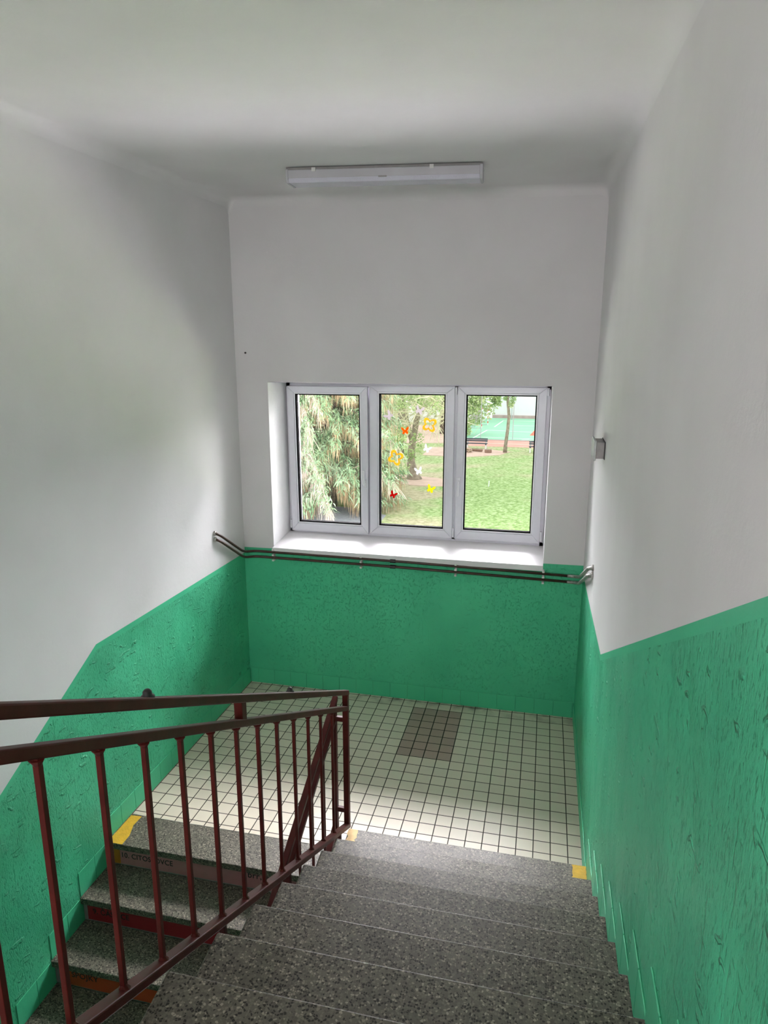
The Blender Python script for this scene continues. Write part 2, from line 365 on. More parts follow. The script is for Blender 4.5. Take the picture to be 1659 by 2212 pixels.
def empty(name, loc):
    o = bpy.data.objects.new(name, None); COL.objects.link(o); o.location = loc; o.empty_display_size = 0.1
    return o
def structure(o, label, cat): return tag(o, label, cat, kind='structure')
def fillet(pts, r=0.05, n=5):
    P = [Vector(p) for p in pts]; out = [P[0]]
    for i in range(1, len(P)-1):
        a, b, c = P[i-1], P[i], P[i+1]
        ra = min(r, (a-b).length*0.45); rc = min(r, (c-b).length*0.45)
        p0 = b+(a-b).normalized()*ra; p2 = b+(c-b).normalized()*rc
        for k in range(n+1):
            t = k/n; out.append(p0*(1-t)**2+b*2*t*(1-t)+p2*t*t)
    out.append(P[-1]); return out
def text_mesh(name, body, size, loc, mat, parent, rot=(math.pi/2, 0, 0), squeeze=1.0):
    cu = bpy.data.curves.new(name, 'FONT'); cu.body = body; cu.size = size; cu.extrude = 0.0006; cu.space_character = 1.05
    cu.offset = size*0.012
    tmp = bpy.data.objects.new(name+'_tmp', cu); COL.objects.link(tmp)
    bpy.context.view_layer.update()
    me = bpy.data.meshes.new_from_object(tmp.evaluated_get(bpy.context.evaluated_depsgraph_get()))
    bpy.data.objects.remove(tmp)
    mw = Matrix.Translation(loc) @ Matrix.Rotation(rot[2], 4, 'Z') @ Matrix.Rotation(rot[0], 4, 'X') @ Matrix.Diagonal((squeeze, 1, 1, 1))
    me.transform(mw); me.materials.clear(); me.materials.append(mat); me.name = name
    o = bpy.data.objects.new(name, me); COL.objects.link(o)
    o.parent = parent; loc = Vector((0, 0, 0)); p = parent
    while p is not None: loc += p.location; p = p.parent
    o.location = -loc
    return o

# ------------------------------------------------------------------ dimensions of the stairwell
XL, XR, YB = -2.709, 0.084, 1.627          # left, right, window wall
YF, ZB = -6.2, -1.63                        # rear wall, lower floor
WX0, WX1, WZ0, WZ1 = -2.44, -0.217, 1.270, 2.637
FY = 1.97                                   # inner face of the window frame
YO = 2.25                                   # outer face of the wall
RISE, GO = 0.163, 0.291
GOL = 0.266
def zl(y): return 3.970+0.030*y             # ceiling height along left and right wall
def zr(y): return 3.902+0.050*y
def zc(x, y): t = (x-XL)/(XR-XL); return zl(y)*(1-t)+zr(y)*t
def xe(y): return -1.268-0.053*y            # open edge of the upper flight

# ------------------------------------------------------------------ walls
def side_wall(name, X, dado, out, label):
    """dado: top line of the green field as (y, z) from the window wall backwards"""
    mb = MB(); ztop = 4.25
    up = [(X, y, z) for y, z in dado]
    band = [(X, y, z-0.035) for y, z in dado]
    mb.poly(up+[(X, dado[-1][0], ztop), (X, dado[0][0], ztop)], 0)
    mb.poly(up+band[::-1], 1)
    mb.poly(band+[(X, dado[-1][0], ZB-0.2), (X, dado[0][0], ZB-0.2)], 2)
    mb.box(X+out*0.004, X+out*0.25, YF, YO, ZB-0.2, ztop, 0)
    return structure(mb.build(name, [M['white'], M['green_s'], M['green']]), label, 'wall')
dl = [(YO, 1.195), (1.594, 1.200), (-0.404, 1.237), (-1.201, 0.807), (-4.2, -0.80), (YF, -0.80)]
dr = [(YO, 1.215), (1.62, 1.222), (0.997, 1.256), (-0.10, 1.332), (-2.485, 2.509), (-3.2, 2.86), (YF, 2.86)]
side_wall('wall_left', XL, dl, -1, 'white left stairwell wall above a stepped green dado')
side_wall('wall_right', XR, dr, 1, 'white right stairwell wall above a rough green dado')

mb = MB()
zt = 4.25; zd0, zd1 = 1.250, 1.283
def zd(x): return zd0+(zd1-zd0)*(x-XL)/(XR-XL)
mb.poly([(XL,YB,ZB-0.2),(XR,YB,ZB-0.2),(XR,YB,zd(XR)),(WX1,YB,zd(WX1)),(WX1,YB,WZ0-0.05),(WX0,YB,WZ0-0.05),(WX0,YB,zd(WX0)),(XL,YB,zd(XL))], 1)
mb.poly([(XL,YB,zd(XL)),(WX0,YB,zd(WX0)),(WX0,YB,WZ1+0.006),(XL,YB,WZ1+0.006)], 0)
mb.poly([(WX1,YB,zd(WX1)),(XR,YB,zd(XR)),(XR,YB,WZ1-0.008),(WX1,YB,WZ1-0.008)], 0)
mb.poly([(XL,YB,WZ1+0.006),(WX0,YB,WZ1+0.006),(WX1,YB,WZ1-0.008),(XR,YB,WZ1-0.008),(XR,YB,zt),(XL,YB,zt)], 0)
# reveals, inner (to the frame) and outer
xa, xb = -2.425, -0.222
for (y0, y1, l0, l1, r0, r1, mi) in ((YB, FY+0.03, WX0, xa, WX1, xb, 2), (FY+0.03, YO, xa+0.02, xa+0.02, xb-0.02, xb-0.02, 3)):
    zt0, zb0 = (WZ1, WZ0-0.05) if mi == 2 else (2.62, 1.30)
    zt1 = zt0 if mi == 2 else zt0+0.22         # unseen outer head, splayed upwards to let more skylight onto the floor
    mb.poly([(l0,y0,zb0),(l1,y1,zb0),(l1,y1,zt1),(l0,y0,zt0)], mi)
    mb.poly([(r0,y0,zb0),(r1,y1,zb0),(r1,y1,zt1),(r0,y0,zt0)], mi)
    mb.poly([(l0,y0,zt0),(r0,y0,zt0-0.008),(r1,y1,zt1-0.008),(l1,y1,zt1)], mi)
    mb.poly([(l0,y0,zb0),(r0,y0,zb0),(r1,y1,zb0),(l1,y1,zb0)], mi)
l1, r1 = xa+0.02, xb-0.02
mb.poly([(XL-.25,YO,ZB-3),(l1,YO,ZB-3),(l1,YO,zt),(XL-.25,YO,zt)], 3)
mb.poly([(r1,YO,ZB-3),(XR+.25,YO,ZB-3),(XR+.25,YO,zt),(r1,YO,zt)], 3)
mb.poly([(l1,YO,ZB-3),(r1,YO,ZB-3),(r1,YO,1.30),(l1,YO,1.30)], 3)
mb.poly([(l1,YO,2.84),(r1,YO,2.832),(r1,YO,zt),(l1,YO,zt)], 3)
structure(mb.build('wall_back', [M['white'], M['green_back'], M['reveal'], M['facade']]), 'grey shaded wall around the window with a green lower half', 'wall')

mb = MB(); mb.box(XL-.25, XR+.25, YF-0.2, YF, ZB-0.2, 4.25)
structure(mb.build('wall_front', M['white']), 'white end wall of the upper hall', 'wall')

# ceiling with soft rounded joints
mb = MB(); NY = 12; rc = 0.07
ys = [YB-rc-(YB-rc-YF)*i/NY for i in range(NY+1)]
cols = []
prof = []
for k in range(6):
    a = math.pi/2*k/5; prof.append((rc*(1-math.sin(a)), rc*(1-math.cos(a))))   # (inset, drop) from wall to ceiling, reversed below
def ring(y, drop_extra=0.0):
    pts = []
    for ins, drop in [(rc*(1-math.cos(math.pi/2*k/5)), rc*(1-math.sin(math.pi/2*k/5))) for k in range(6)]:
        pts.append((XL+ins, y, zl(y)-drop))
    for k in range(1, 8):
        x = XL+rc+(XR-XL-2*rc)*k/8; pts.append((x, y, zc(x, y)))
    for ins, drop in [(rc*(1-math.cos(math.pi/2*k/5)), rc*(1-math.sin(math.pi/2*k/5))) for k in range(5, -1, -1)]:
        pts.append((XR-ins, y, zr(y)-drop))
    return pts
rings = []
for k in range(6):
    a = math.pi/2*k/5; y = YB-rc*(1-math.cos(a)); d = rc*(1-math.sin(a))
    rings.append([(x, y, z-d if z-d > 0 else z) for x, _, z in ring(y)])
rings += [ring(y) for y in ys[1:]]
n = len(rings[0]); vsx = [p for r_ in rings for p in r_]
mb.add(vsx, [(i*n+k, i*n+k+1, (i+1)*n+k+1, (i+1)*n+k) for i in range(len(rings)-1) for k in range(n-1)])
cob = mb
cob.box(XL-.25, XR+.25, YF-.2, YO, 4.2, 4.35)
o = cob.build('ceiling', M['white'], smooth=True)
structure(o, 'white plaster ceiling with rounded corners', 'ceiling')

# ------------------------------------------------------------------ floors
mb = MB()
mb.poly([(XL,-0.235,0),(XR,-0.235,0),(XR,YB,0),(XL,YB,0)], 0)
mb.box(XL, XR, -0.235, YB, -0.22, -0.004, 1)
structure(mb.build('floor', [M['tiles'], M['concrete']]), 'cream square tiled landing floor with a brown tile patch', 'floor')
mb = MB(); mb.box(XL, XR, YF, -3.2, ZB-0.15, ZB)
structure(mb.build('floor.001', M['terrazzo']), 'lower hall floor at the foot of the stairs', 'floor')
mb = MB(); mb.box(XL, XR, YF, -2.90, 1.45, 10*RISE)
structure(mb.build('floor.002', M['terrazzo']), 'upper hall floor behind the viewer', 'floor')

# ------------------------------------------------------------------ stair flights
def ynose(k): return 0.041-GO*k
fl = tag(empty('stair_flight', (-0.6, -0.25, 0)), 'speckled terrazzo stairs climbing towards the viewer beside the right green wall', 'stairs')
for k in range(1, 11):
    y0, y1 = ynose(k), ynose(k+1)-0.025
    if k == 10: y1 = -2.92
    z = RISE*k
    mb = MB()
    mb.prism([(xe(y0), y0, z-0.04), (XR-0.001, y0, z-0.04), (XR-0.001, y1, z-0.04), (xe(y1), y1, z-0.04)], (0, 0, 0.04))
    mb.build('tread', M['terrazzo'], fl, bevel=0.007, seg=3)
    mb = MB(); yr = y0-0.018
    mb.prism([(xe(yr)+.012, yr, z-RISE+0.001), (XR-0.001, yr, z-RISE+0.001), (XR-0.001, yr-0.03, z-RISE+0.001), (xe(yr)+.012, yr-0.03, z-RISE+0.001)], (0, 0, RISE-0.041))
    mb.build('riser', M['terrazzo'], fl)
mb = MB()
a, b = (-0.30, -0.01), (-2.93, 1.46)
mb.prism([(xe(a[0])+.012, a[0], a[1]), (xe(a[0])+.012, a[0], a[1]-0.2), (xe(b[0])+.012, b[0], b[1]-0.2), (xe(b[0])+.012, b[0], b[1])], (XR-0.002-(xe(b[0])+.012), 0, 0))
mb.build('stair_slab', M['concrete'], fl)
def patch(name, outline, z, mat, parent, label):
    mb = MB(); mb.prism([(x, y, z) for x, y in outline], (0, 0, 0.0012))
    o = mb.build(name, mat, parent); o['label'] = label
def jag(x0, x1, y0, y1, n=7, a=0.005):
    r = random.Random(int(1000*(x0+7)))
    p = [(x0+(x1-x0)*i/n, y0+r.uniform(-a, a)*0.3) for i in range(n)] + [(x1+r.uniform(-a, a), y0+(y1-y0)*i/n) for i in range(n)]
    p += [(x1-(x1-x0)*i/n, y1+r.uniform(-a, a)) for i in range(n)] + [(x0+r.uniform(-a, a), y1-(y1-y0)*i/n) for i in range(n)]
    return p
patch('yellow_mark', jag(0.004, 0.078, -0.256, -0.40), RISE, M['yellow'], fl, 'worn yellow paint square on the lowest step by the wall')
patch('yellow_mark', jag(-1.247, -1.192, -0.256, -0.40, a=0.008), RISE, M['peach'], fl, 'faded cream paint mark on the lowest step by the railing')

XG = -1.338                                 # open edge of the lower flight
def ylow(k): return -0.502-GOL*k
fd = tag(empty('stair_flight', (-2.0, -0.5, 0)), 'terrazzo stairs with lettered coloured risers going down along the left green wall', 'stairs')
for k in range(0, 10):
    z = -RISE*k; y0 = ylow(k); y1 = -0.236 if k == 0 else ylow(k-1)+0.025
    mb = MB(); mb.box(XL+0.001, XG, y0, y1, z-0.04, z); mb.build('tread', M['terrazzo'], fd, bevel=0.004)
    mb = MB(); yr = y0+0.02
    mb.box(XL+0.001, XG, yr+0.004, yr+0.05, z-RISE+0.001, z-0.041); mb.build('riser', M['concrete'], fd)
    mat = [M['pink'], M['maroon'], M['orange'], M['violet'], M['amber']][k % 5]
    mb = MB(); xs = -2.63 if k == 0 else XL+0.03
    mb.box(xs, XG-0.01, yr-0.001, yr+0.006, z-RISE+0.012, z-0.042)
    rp = mb.build('riser_panel', mat, fd)
    rp['label'] = ['dusty pink lettered riser panel', 'dark red lettered riser panel', 'orange red lettered riser panel', 'plum riser panel', 'amber riser panel'][k % 5]
    zz = z-0.125
    if k == 0:
        text_mesh('lettering', '10. CITOSLOVCE', 0.048, (-2.625, yr-0.0012, -0.103), M['ink'], rp, squeeze=0.93)
        text_mesh('lettering', 'brr,', 0.056, (-1.80, yr-0.0012, -0.083), M['ink'], rp); text_mesh('lettering', 'bum', 0.056, (-1.685, yr-0.0012, -0.083), M['ink'], rp)
    if k == 1: text_mesh('lettering', '9. \u010c\u00c1STICE', 0.048, (-2.645, yr-0.0012, z-0.105), M['ink'], rp, squeeze=0.95)
    if k == 2: text_mesh('lettering', '8. SPOJKY', 0.048, (-2.655, yr-0.0012, z-0.095), M['ink'], rp, squeeze=1.0)
mb = MB()
mb.prism([(XL+.002, -0.30, -0.09), (XL+.002, -0.30, -0.27), (XL+.002, -2.86, ZB-0.16), (XL+.002, -2.86, ZB-0.03)], (XG-XL-0.012, 0, 0))
mb.build('stair_slab', M['concrete'], fd)
patch('yellow_mark', [(XL+.012, -0.25), (-2.625, -0.245), (-2.63, -0.33), (-2.60, -0.42), (-2.598, -0.499), (XL+.012, -0.499)], 0, M['yellow'], fd, 'worn yellow paint strip on the landing edge by the left wall')
mb = MB(); mb.box(XL+.014, -2.632, -0.4845, -0.478, -RISE+.012, -0.042); o = mb.build('yellow_mark', M['amber'], fd); o['label'] = 'amber painted end of the top riser by the left wall'

# ------------------------------------------------------------------ skirting of painted tiles
def skirt_run(mb, axis, fixed, out, a, b, z0, h, w=0.15, t=0.006):
    x = a; s = 1 if b > a else -1
    while (b-x)*s > 0.005:
        e = x+s*w
        if (b-e)*s < 0.03: e = b
        lo, hi = sorted((x, e)); lo += 0.0008; hi -= 0.0008
        if axis == 'X': mb.box(lo, hi, fixed, fixed+out*t, z0, z0+h)
        else: mb.box(fixed, fixed+out*t, lo, hi, z0, z0+h)
        x = e
mb = MB(); skirt_run(mb, 'X', YB, -1, XR-0.012, XL+0.012, 0.0, 0.135)
structure(mb.build('baseboard_back', M['green_s'], bevel=0.002), 'green painted tile skirting under the window wall', 'baseboard')
mb = MB(); skirt_run(mb, 'Y', XL, 1, YB-0.012, -0.49, 0.0, 0.135)
for k in range(1, 10):
    skirt_run(mb, 'Y', XL, 1, ylow(k-1)+0.018, ylow(k)+0.008, -RISE*k, 0.155, GOL/2-0.002, 0.004)
structure(mb.build('baseboard_left', M['green_s'], bevel=0.002), 'green painted tile skirting stepping down the left wall', 'baseboard')
mb = MB(); skirt_run(mb, 'Y', XR, -1, YB-0.012, -0.262, 0.0, 0.135)
for k in range(1, 10):
    skirt_run(mb, 'Y', XR, -1, ynose(k)-0.004, ynose(k+1)-0.017, RISE*k, 0.175, GO/2-0.002)
structure(mb.build('baseboard_right', M['green_s'], bevel=0.003), 'green painted tile skirting stepping up the right wall', 'baseboard')

# ------------------------------------------------------------------ window
win = structure(empty('window_1', (-1.33, FY, 1.31)), 'white three part plastic window above the landing', 'window')
fy0, fy1 = FY+0.012, FY+0.085
mb = MB(); fx0, fx1, fz0, fz1 = -2.422, -0.224, 1.306, 2.628
mb.box(fx0, -2.385, fy0, fy1, fz0, fz1); mb.box(-0.258, fx1, fy0, fy1, fz0, fz1)
mb.box(fx0, fx1, fy0, fy1, 2.585, fz1); mb.box(fx0, fx1, fy0, fy1, fz0, 1.352)
mb.box(-1.70, -1.672, fy0+.01, fy1, 1.33, 2.61); mb.box(-0.982, -0.945, fy0, fy1, 1.33, 2.61)
mb.build('window_frame', M['pvc'], win, bevel=0.003)
def frame_ring(mb, x0, x1, z0, z1, w, y0, y1, mi=0):
    """mitred rectangular ring"""
    o_ = [(x0, z0), (x1, z0), (x1, z1), (x0, z1)]; i_ = [(x0+w, z0+w), (x1-w, z0+w), (x1-w, z1-w), (x0+w, z1-w)]
    for k in range(4):
        j = (k+1) % 4
        a = [(o_[k][0], y0, o_[k][1]), (o_[j][0], y0, o_[j][1]), (i_[j][0], y0, i_[j][1]), (i_[k][0], y0, i_[k][1])]
        mb.prism(a, (0, y1-y0, 0), mi)
def make_sash(x0, x1, gx0, gx1, gz0, gz1, z0, z1, handle=None, tilt=0.0, dy=0.0):
    s = empty('sash', (0, 0, 0)); s.parent = win; s.location = -Vector(win.location)
    if tilt:
        pass
    fr = MB()
    ys0 = FY-0.012+dy; ys1 = FY+0.055+dy
    # outer sash profile down to the bead rebate
    w = 0.06
    o_ = [(x0, z0), (x1, z0), (x1, z1), (x0, z1)]; i_ = [(gx0-0.016, gz0-0.016), (gx1+0.016, gz0-0.016), (gx1+0.016, gz1+0.016), (gx0-0.016, gz1+0.016)]
    for k in range(4):
        j = (k+1) % 4
        fr.prism([(o_[k][0], ys0, o_[k][1]), (o_[j][0], ys0, o_[j][1]), (i_[j][0], ys0, i_[j][1]), (i_[k][0], ys0, i_[k][1])], (0, ys1-ys0, 0))
    parts = []
    parts.append(fr.build('sash_frame', M['pvc'], s, bevel=0.004))
    bd = MB(); frame_ring(bd, gx0-0.016, gx1+0.016, gz0-0.016, gz1+0.016, 0.0145, ys0+0.006, ys0+0.017)
    parts.append(bd.build('glazing_bead', M['bead'], s, bevel=0.003))
    gk = MB(); frame_ring(gk, gx0-0.004, gx1+0.004, gz0-0.004, gz1+0.004, 0.0095, ys0+0.0065, ys0+0.0165); frame_ring(gk, gx0-0.015, gx1+0.015, gz0-0.015, gz1+0.015, 0.018, ys0+0.0225, ys1-0.004)
    parts.append(gk.build('gasket', M['gasket'], s))
    pn = MB(); pn.box(gx0+0.001, gx1-0.001, ys0+0.018, ys0+0.022, gz0+0.001, gz1-0.001)
    parts.append(pn.build('pane', M['glass'], s))
    if handle:
        hx, hz, up = handle
        h = MB()
        h.box(hx-0.014, hx+0.014, ys0-0.010, ys0, hz-0.035, hz+0.035)
        h.tube([(hx, ys0-0.008, hz), (hx, ys0-0.04, hz)], 0.009, 10)
        h.tube(fillet([(hx, ys0-0.036, hz), (hx-0.002, ys0-0.042, hz+up*0.03), (hx-0.004, ys0-0.038, hz+up*0.12)], 0.02, 4), [0.011]*7+[0.008], 10)
        parts.append(h.build('handle', M['bead'], s, bevel=0.003))
    if tilt:
        # bottom-hung: leans into the room about its lower edge
        piv = Vector(((x0+x1)/2, FY, z0))
        T = Matrix.Translation(piv) @ Matrix.Rotation(tilt, 4, 'X') @ Matrix.Translation(-piv)
        for p in parts: p.data.transform(T)
    return s
def hinge(x, z0, z1, dy=0.0):
    h = MB(); h.tube([(x, FY-0.012, z0), (x, FY-0.012, z1)], 0.0085, 10); h.box(x-0.006, x+0.006, FY-0.008, FY+0.02, z0, z1)
    return h.build('hinge', M['bead'], win)
make_sash(-2.395, -1.697, -2.322, -1.765, 1.420, 2.528, 1.335, 2.596, (-1.723, 1.785, 1), tilt=math.radians(1.3), dy=-0.006)
make_sash(-1.684, -0.976, -1.600, -1.055, 1.424, 2.538, 1.345, 2.602)
make_sash(-0.952, -0.254, -0.880, -0.333, 1.428, 2.538, 1.342, 2.603, (-0.925, 1.835, -1))
hinge(-0.966, 2.540, 2.600); hinge(-0.966, 1.355, 1.435); hinge(-0.246, 2.540, 2.600); hinge(-0.246, 1.365, 1.445); hinge(-2.405, 1.355, 1.43)

mb = MB(); t = 0.045
mb.prism([(WX0, YB-0.035, WZ0), (WX0, FY+0.03, WZ0+0.052), (WX0, FY+0.03, WZ0-0.0), (WX0, YB-0.035, WZ0-t)], (WX1-WX0, 0, 0))
structure(mb.build('trim_1', M['sill'], bevel=0.003), 'deep white sill under the three part window', 'window sill')

# ------------------------------------------------------------------ butterflies on the middle pane
PY = FY-0.012+0.018-0.0035
def butterfly(name, label, c, w, rot, mat, group):
    half = [(0.0, 0.17), (0.10, 0.20), (0.22, 0.42), (0.42, 0.60), (0.56, 0.62), (0.58, 0.45), (0.52, 0.22), (0.40, 0.05),
            (0.28, -0.02), (0.40, -0.10), (0.46, -0.26), (0.40, -0.42), (0.26, -0.50), (0.14, -0.42), (0.06, -0.25), (0.0, -0.30)]
    pts = half+[(-x, z) for x, z in half[-2:0:-1]]
    ca, sa = math.cos(rot), math.sin(rot); k = w/1.15
    P = [(c[0]+k*(x*ca-z*sa), PY, c[1]+k*(x*sa+z*ca)) for x, z in pts]
    mb = MB(); mb.prism(P, (0, 0.0025, 0)); tag(mb.build(name, mat), label, 'sticker', group)
def ringfly(label, c, w, rot, mat, group):
    N = 64; out = []; inn = []
    for i in range(N):
        a = 2*math.pi*i/N; r = 0.30+0.24*abs(math.cos(2*a))**1.3*(1.0+0.12*math.cos(a))
        ri = r-0.15-0.02*abs(math.cos(2*a))
        for lst, q in ((out, r), (inn, ri)):
            aa = a+rot; lst.append((c[0]+w*q*math.cos(aa), PY, c[1]+w*q*math.sin(aa)))
    mb = MB()
    for i in range(N):
        j = (i+1) % N; mb.prism([out[i], out[j], inn[j], inn[i]], (0, 0.003, 0))
    tag(mb.build('butterfly_sticker', mat), label, 'sticker', group)
gb = 'butterflies stuck on the middle window pane'
ringfly('large yellow butterfly outline low on the left of the middle window pane', (-1.466, 2.010), 0.128, 0.35, M['s_yel'], gb)
ringfly('large amber butterfly outline high on the right of the middle window pane', (-1.183, 2.291), 0.122, 0.60, M['s_yel'], gb)
butterfly('butterfly_sticker', 'small orange butterfly near the top of the middle window pane', (-1.384, 2.237), 0.062, 0.10, M['s_or'], gb)
butterfly('butterfly_sticker', 'small red butterfly near the bottom left of the middle window pane', (-1.484, 1.692), 0.060, -0.45, M['s_red'], gb)
butterfly('butterfly_sticker', 'small lemon yellow butterfly at the lower right of the middle window pane', (-1.163, 1.755), 0.066, -0.35, M['s_yel2'], gb)
butterfly('butterfly_sticker', 'small bright white butterfly halfway down beside the yellow butterfly outline', (-1.267, 1.904), 0.064, 0.25, M['s_wh'], gb)
butterfly('butterfly_sticker', 'small white butterfly below the amber butterfly outline', (-1.200, 2.093), 0.062, -0.5, M['s_wh'], gb)
butterfly('butterfly_sticker', 'small lilac white butterfly at the top of the middle pane above the amber outline', (-1.266, 2.407), 0.070, -0.3, M['s_li'], gb)
butterfly('butterfly_sticker', 'small lilac white butterfly at the top left of the middle pane', (-1.522, 2.360), 0.070, 0.9, M['s_li'], gb)

# ------------------------------------------------------------------ heating pipes and clips
PYC = 1.592
def pipe(dz, label):
    base = empty('heating_pipe', (-1.3, PYC, 1.24+dz))
    tag(base, label, 'pipe', 'heating pipes under the window')
    pts = [(XL-0.02, 1.085, 1.515+dz), (-2.672, 1.105, 1.498+dz), (-2.655, 1.50, 1.244+dz), (-2.60, PYC, 1.232+dz), (-1.3, PYC, 1.225+dz), (-0.03, PYC, 1.204+dz)]
    mb = MB(); mb.tube(fillet(pts, 0.07, 6), 0.0105, 12); mb.build('pipe', M['pipe'], base, smooth=True)
    mb = MB(); mb.tube(fillet([(-0.032, PYC, 1.204+dz), (0.025, PYC-0.01, 1.206+dz), (0.052, 1.50, 1.230+dz), (0.055, 0.735, 1.540+dz), (XR+0.02, 0.70, 1.556+dz)], 0.04, 6), 0.0125, 12)
    o = mb.build('pipe_end', M['silver'], base, smooth=True); o['label'] = 'bare grey metal pipe end running into the right wall'
    mb = MB(); mb.lathe((XL+0.001, 1.098, 1.506+dz), [(0.020, 0), (0.020, 0.010), (0.014, 0.016)], 16, 'X')
    o = mb.build('wall_collar', M['silver'], base); o['label'] = 'shiny collar at the left wall'
    mb = MB(); mb.lathe((XR-0.001, 0.714, 1.551+dz), [(0.021, 0), (0.021, -0.008), (0.014, -0.013)], 16, 'X'); mb.build('wall_collar', M['silver'], base)
    mb = MB(); mb.lathe((-1.425, PYC, 1.2256+dz), [(0.011, 0), (0.0155, 0.002), (0.0155, 0.046), (0.011, 0.048)], 16, 'X')
    o = mb.build('coupling', M['dark'], base); o['label'] = 'dark coupling sleeve'
pipe(0.0, 'upper of two thin brown heating pipes running under the window sill')
pipe(-0.048, 'lower of two thin brown heating pipes running under the window sill')
for x, lab in ((-2.433, 'white pipe clip at the left end of the window sill'), (-1.668, 'white pipe clip under the joint of the left and middle sashes'),
               (-0.891, 'white pipe clip under the joint of the middle and right sashes'), (-0.213, 'white pipe clip at the right end of the window sill')):
    t_ = (x+2.6)/2.57; zc_ = 1.232-0.031*max(0, t_)**1.3
    mb = MB(); mb.box(x-0.008, x+0.008, YB-0.018, YB, zc_-0.078, zc_+0.028)
    for dzz in (0.020, -0.024, -0.070): mb.box(x-0.009, x+0.009, PYC-0.014, YB-0.010, zc_+dzz-0.007, zc_+dzz+0.007)
    tag(mb.build('pipe_clip', M['clip'], bevel=0.002), lab, 'pipe clip', 'white clips holding the heating pipes')

mb = MB(); mb.lathe((-2.614, YB+0.002, 2.867), [(0.003, 0), (0.003, -0.018), (0.008, -0.019), (0.007, -0.022)], 10, 'Y')
tag(mb.build('nail', M['dark']), 'tiny dark nail in the window wall up left of the window', 'nail')

# ------------------------------------------------------------------ box on the right wall
jb = tag(empty('junction_box', (XR, 0.62, 2.32)), 'small grey plastic box screwed high on the right wall beside the window', 'wall box')
mb = MB(); mb.box(XR-0.050, XR-0.004, 0.515, 0.725, 2.272, 2.366); mb.build('body', M['boxm'], jb, bevel=0.003)
mb = MB(); mb.box(XR-0.064, XR-0.050, 0.503, 0.737, 2.262, 2.376); o = mb.build('cover', M['boxc'], jb, bevel=0.003); o['label'] = 'pale front cover'
mb = MB(); mb.box(XR-0.004, XR, 0.505, 0.735, 2.268, 2.37); o = mb.build('back_plate', M['dark'], jb); o['label'] = 'dark back plate'

# ------------------------------------------------------------------ ceiling lamp
lp = tag(empty('ceiling_lamp', (-1.295, 0.83, 3.965)), 'long unlit fluorescent ceiling lamp with ribbed clear cover', 'ceiling lamp')
A = math.radians(3.15)
def lpt(u, v, w): return (-1.295+u*math.cos(A)-v*math.sin(A), 0.83+u*math.sin(A)+v*math.cos(A), 0)
def lz(p, w): return (p[0], p[1], zc(p[0], p[1])-0.004+w)
def lamp_prism(section, u0, u1, name, mat, bevel=0.0, label=None):
    mb = MB(); a = [lz(lpt(u0, v, 0), w) for v, w in section]; b = [lz(lpt(u1, v, 0), w) for v, w in section]; n = len(section)
    mb.add(a+b, [tuple(range(n)), tuple(range(n, 2*n))]+[(i, (i+1) % n, n+(i+1) % n, n+i) for i in range(n)])
    o = mb.build(name, mat, lp, bevel=bevel)
    if label: o['label'] = label
    return o
L = 0.600
lamp_prism([(-0.080, 0), (0.080, 0), (0.080, -0.016), (-0.080, -0.016)], -L+0.003, L-0.003, 'base_plate', M['lampplate'])
lamp_prism([(-0.090, -0.014), (0.090, -0.014), (0.088, -0.062), (-0.088, -0.062)], -L+0.016, L-0.016, 'cover_side', M['lampw'], 0.004)
mbc = lamp_prism([(-0.089, -0.060), (0.089, -0.060), (0.078, -0.086), (-0.078, -0.086)], -L+0.016, L-0.016, 'cover_prism', M['lampb'], 0.005, 'ribbed prismatic underside')
for s in (-1, 1):
    lamp_prism([(-0.092, -0.010), (0.092, -0.010), (0.090, -0.066), (0.078, -0.088), (-0.078, -0.088), (-0.090, -0.066)], s*(L-0.017), s*L, 'end_cap', M['lampw'], 0.004)
for u in (-0.42, 0.30):
    lamp_prism([(-0.097, -0.004), (-0.088, -0.004), (-0.088, -0.026), (-0.097, -0.026)], u-0.012, u+0.012, 'clip', M['clip'])
lamp_prism([(-0.094, -0.058), (-0.088, -0.058), (-0.086, -0.066), (-0.094, -0.066)], -0.02, 0.03, 'latch', M['lampplate'])

# ------------------------------------------------------------------ railings
def pl_x(y): return -1.288-0.052*y            # centre plane of the upper railing
def ztop(y): return 1.004+0.5090*(-0.173-y)
def zsec(y): return 0.912+0.5140*(-0.186-y)
def zbot(y): return 0.169+0.5590*(-0.223-y)
ra = tag(empty('stair_railing', (-1.277, -0.2, 0.15)), 'oxide red steel railing of square bars along the flight beside the viewer', 'railing')
YE = -3.35; Y1 = -0.188
def R3(y, z): return (pl_x(y), y, z)
mb = MB(); mb.bar(R3(Y1, ztop(Y1)), R3(YE, ztop(YE)), 0.036, 0.031); mb.build('handrail', M['red'], ra, bevel=0.004)
mb = MB(); mb.bar(R3(Y1-.028, zsec(Y1-.028)), R3(YE, zsec(YE)), 0.032, 0.029); mb.build('upper_rail', M['red'], ra, bevel=0.003)
mb = MB(); mb.bar(R3(-0.19, zbot(-0.19)), R3(YE, zbot(YE)), 0.036, 0.030); mb.build('lower_rail', M['red'], ra, bevel=0.004)
mb = MB(); yy = -0.210; x = pl_x(yy)
mb.box(x-0.015, x+0.0165, yy-0.016, yy+0.016, zbot(yy)-0.02, ztop(yy)-0.012); mb.build('end_post', M['red'], ra, bevel=0.003)
ybal = [-0.512, -0.727, -0.932, -1.137, -1.342, -1.540, -1.726, -1.912, -2.096, -2.272, -2.446, -2.630, -2.785, -2.97, -3.16]
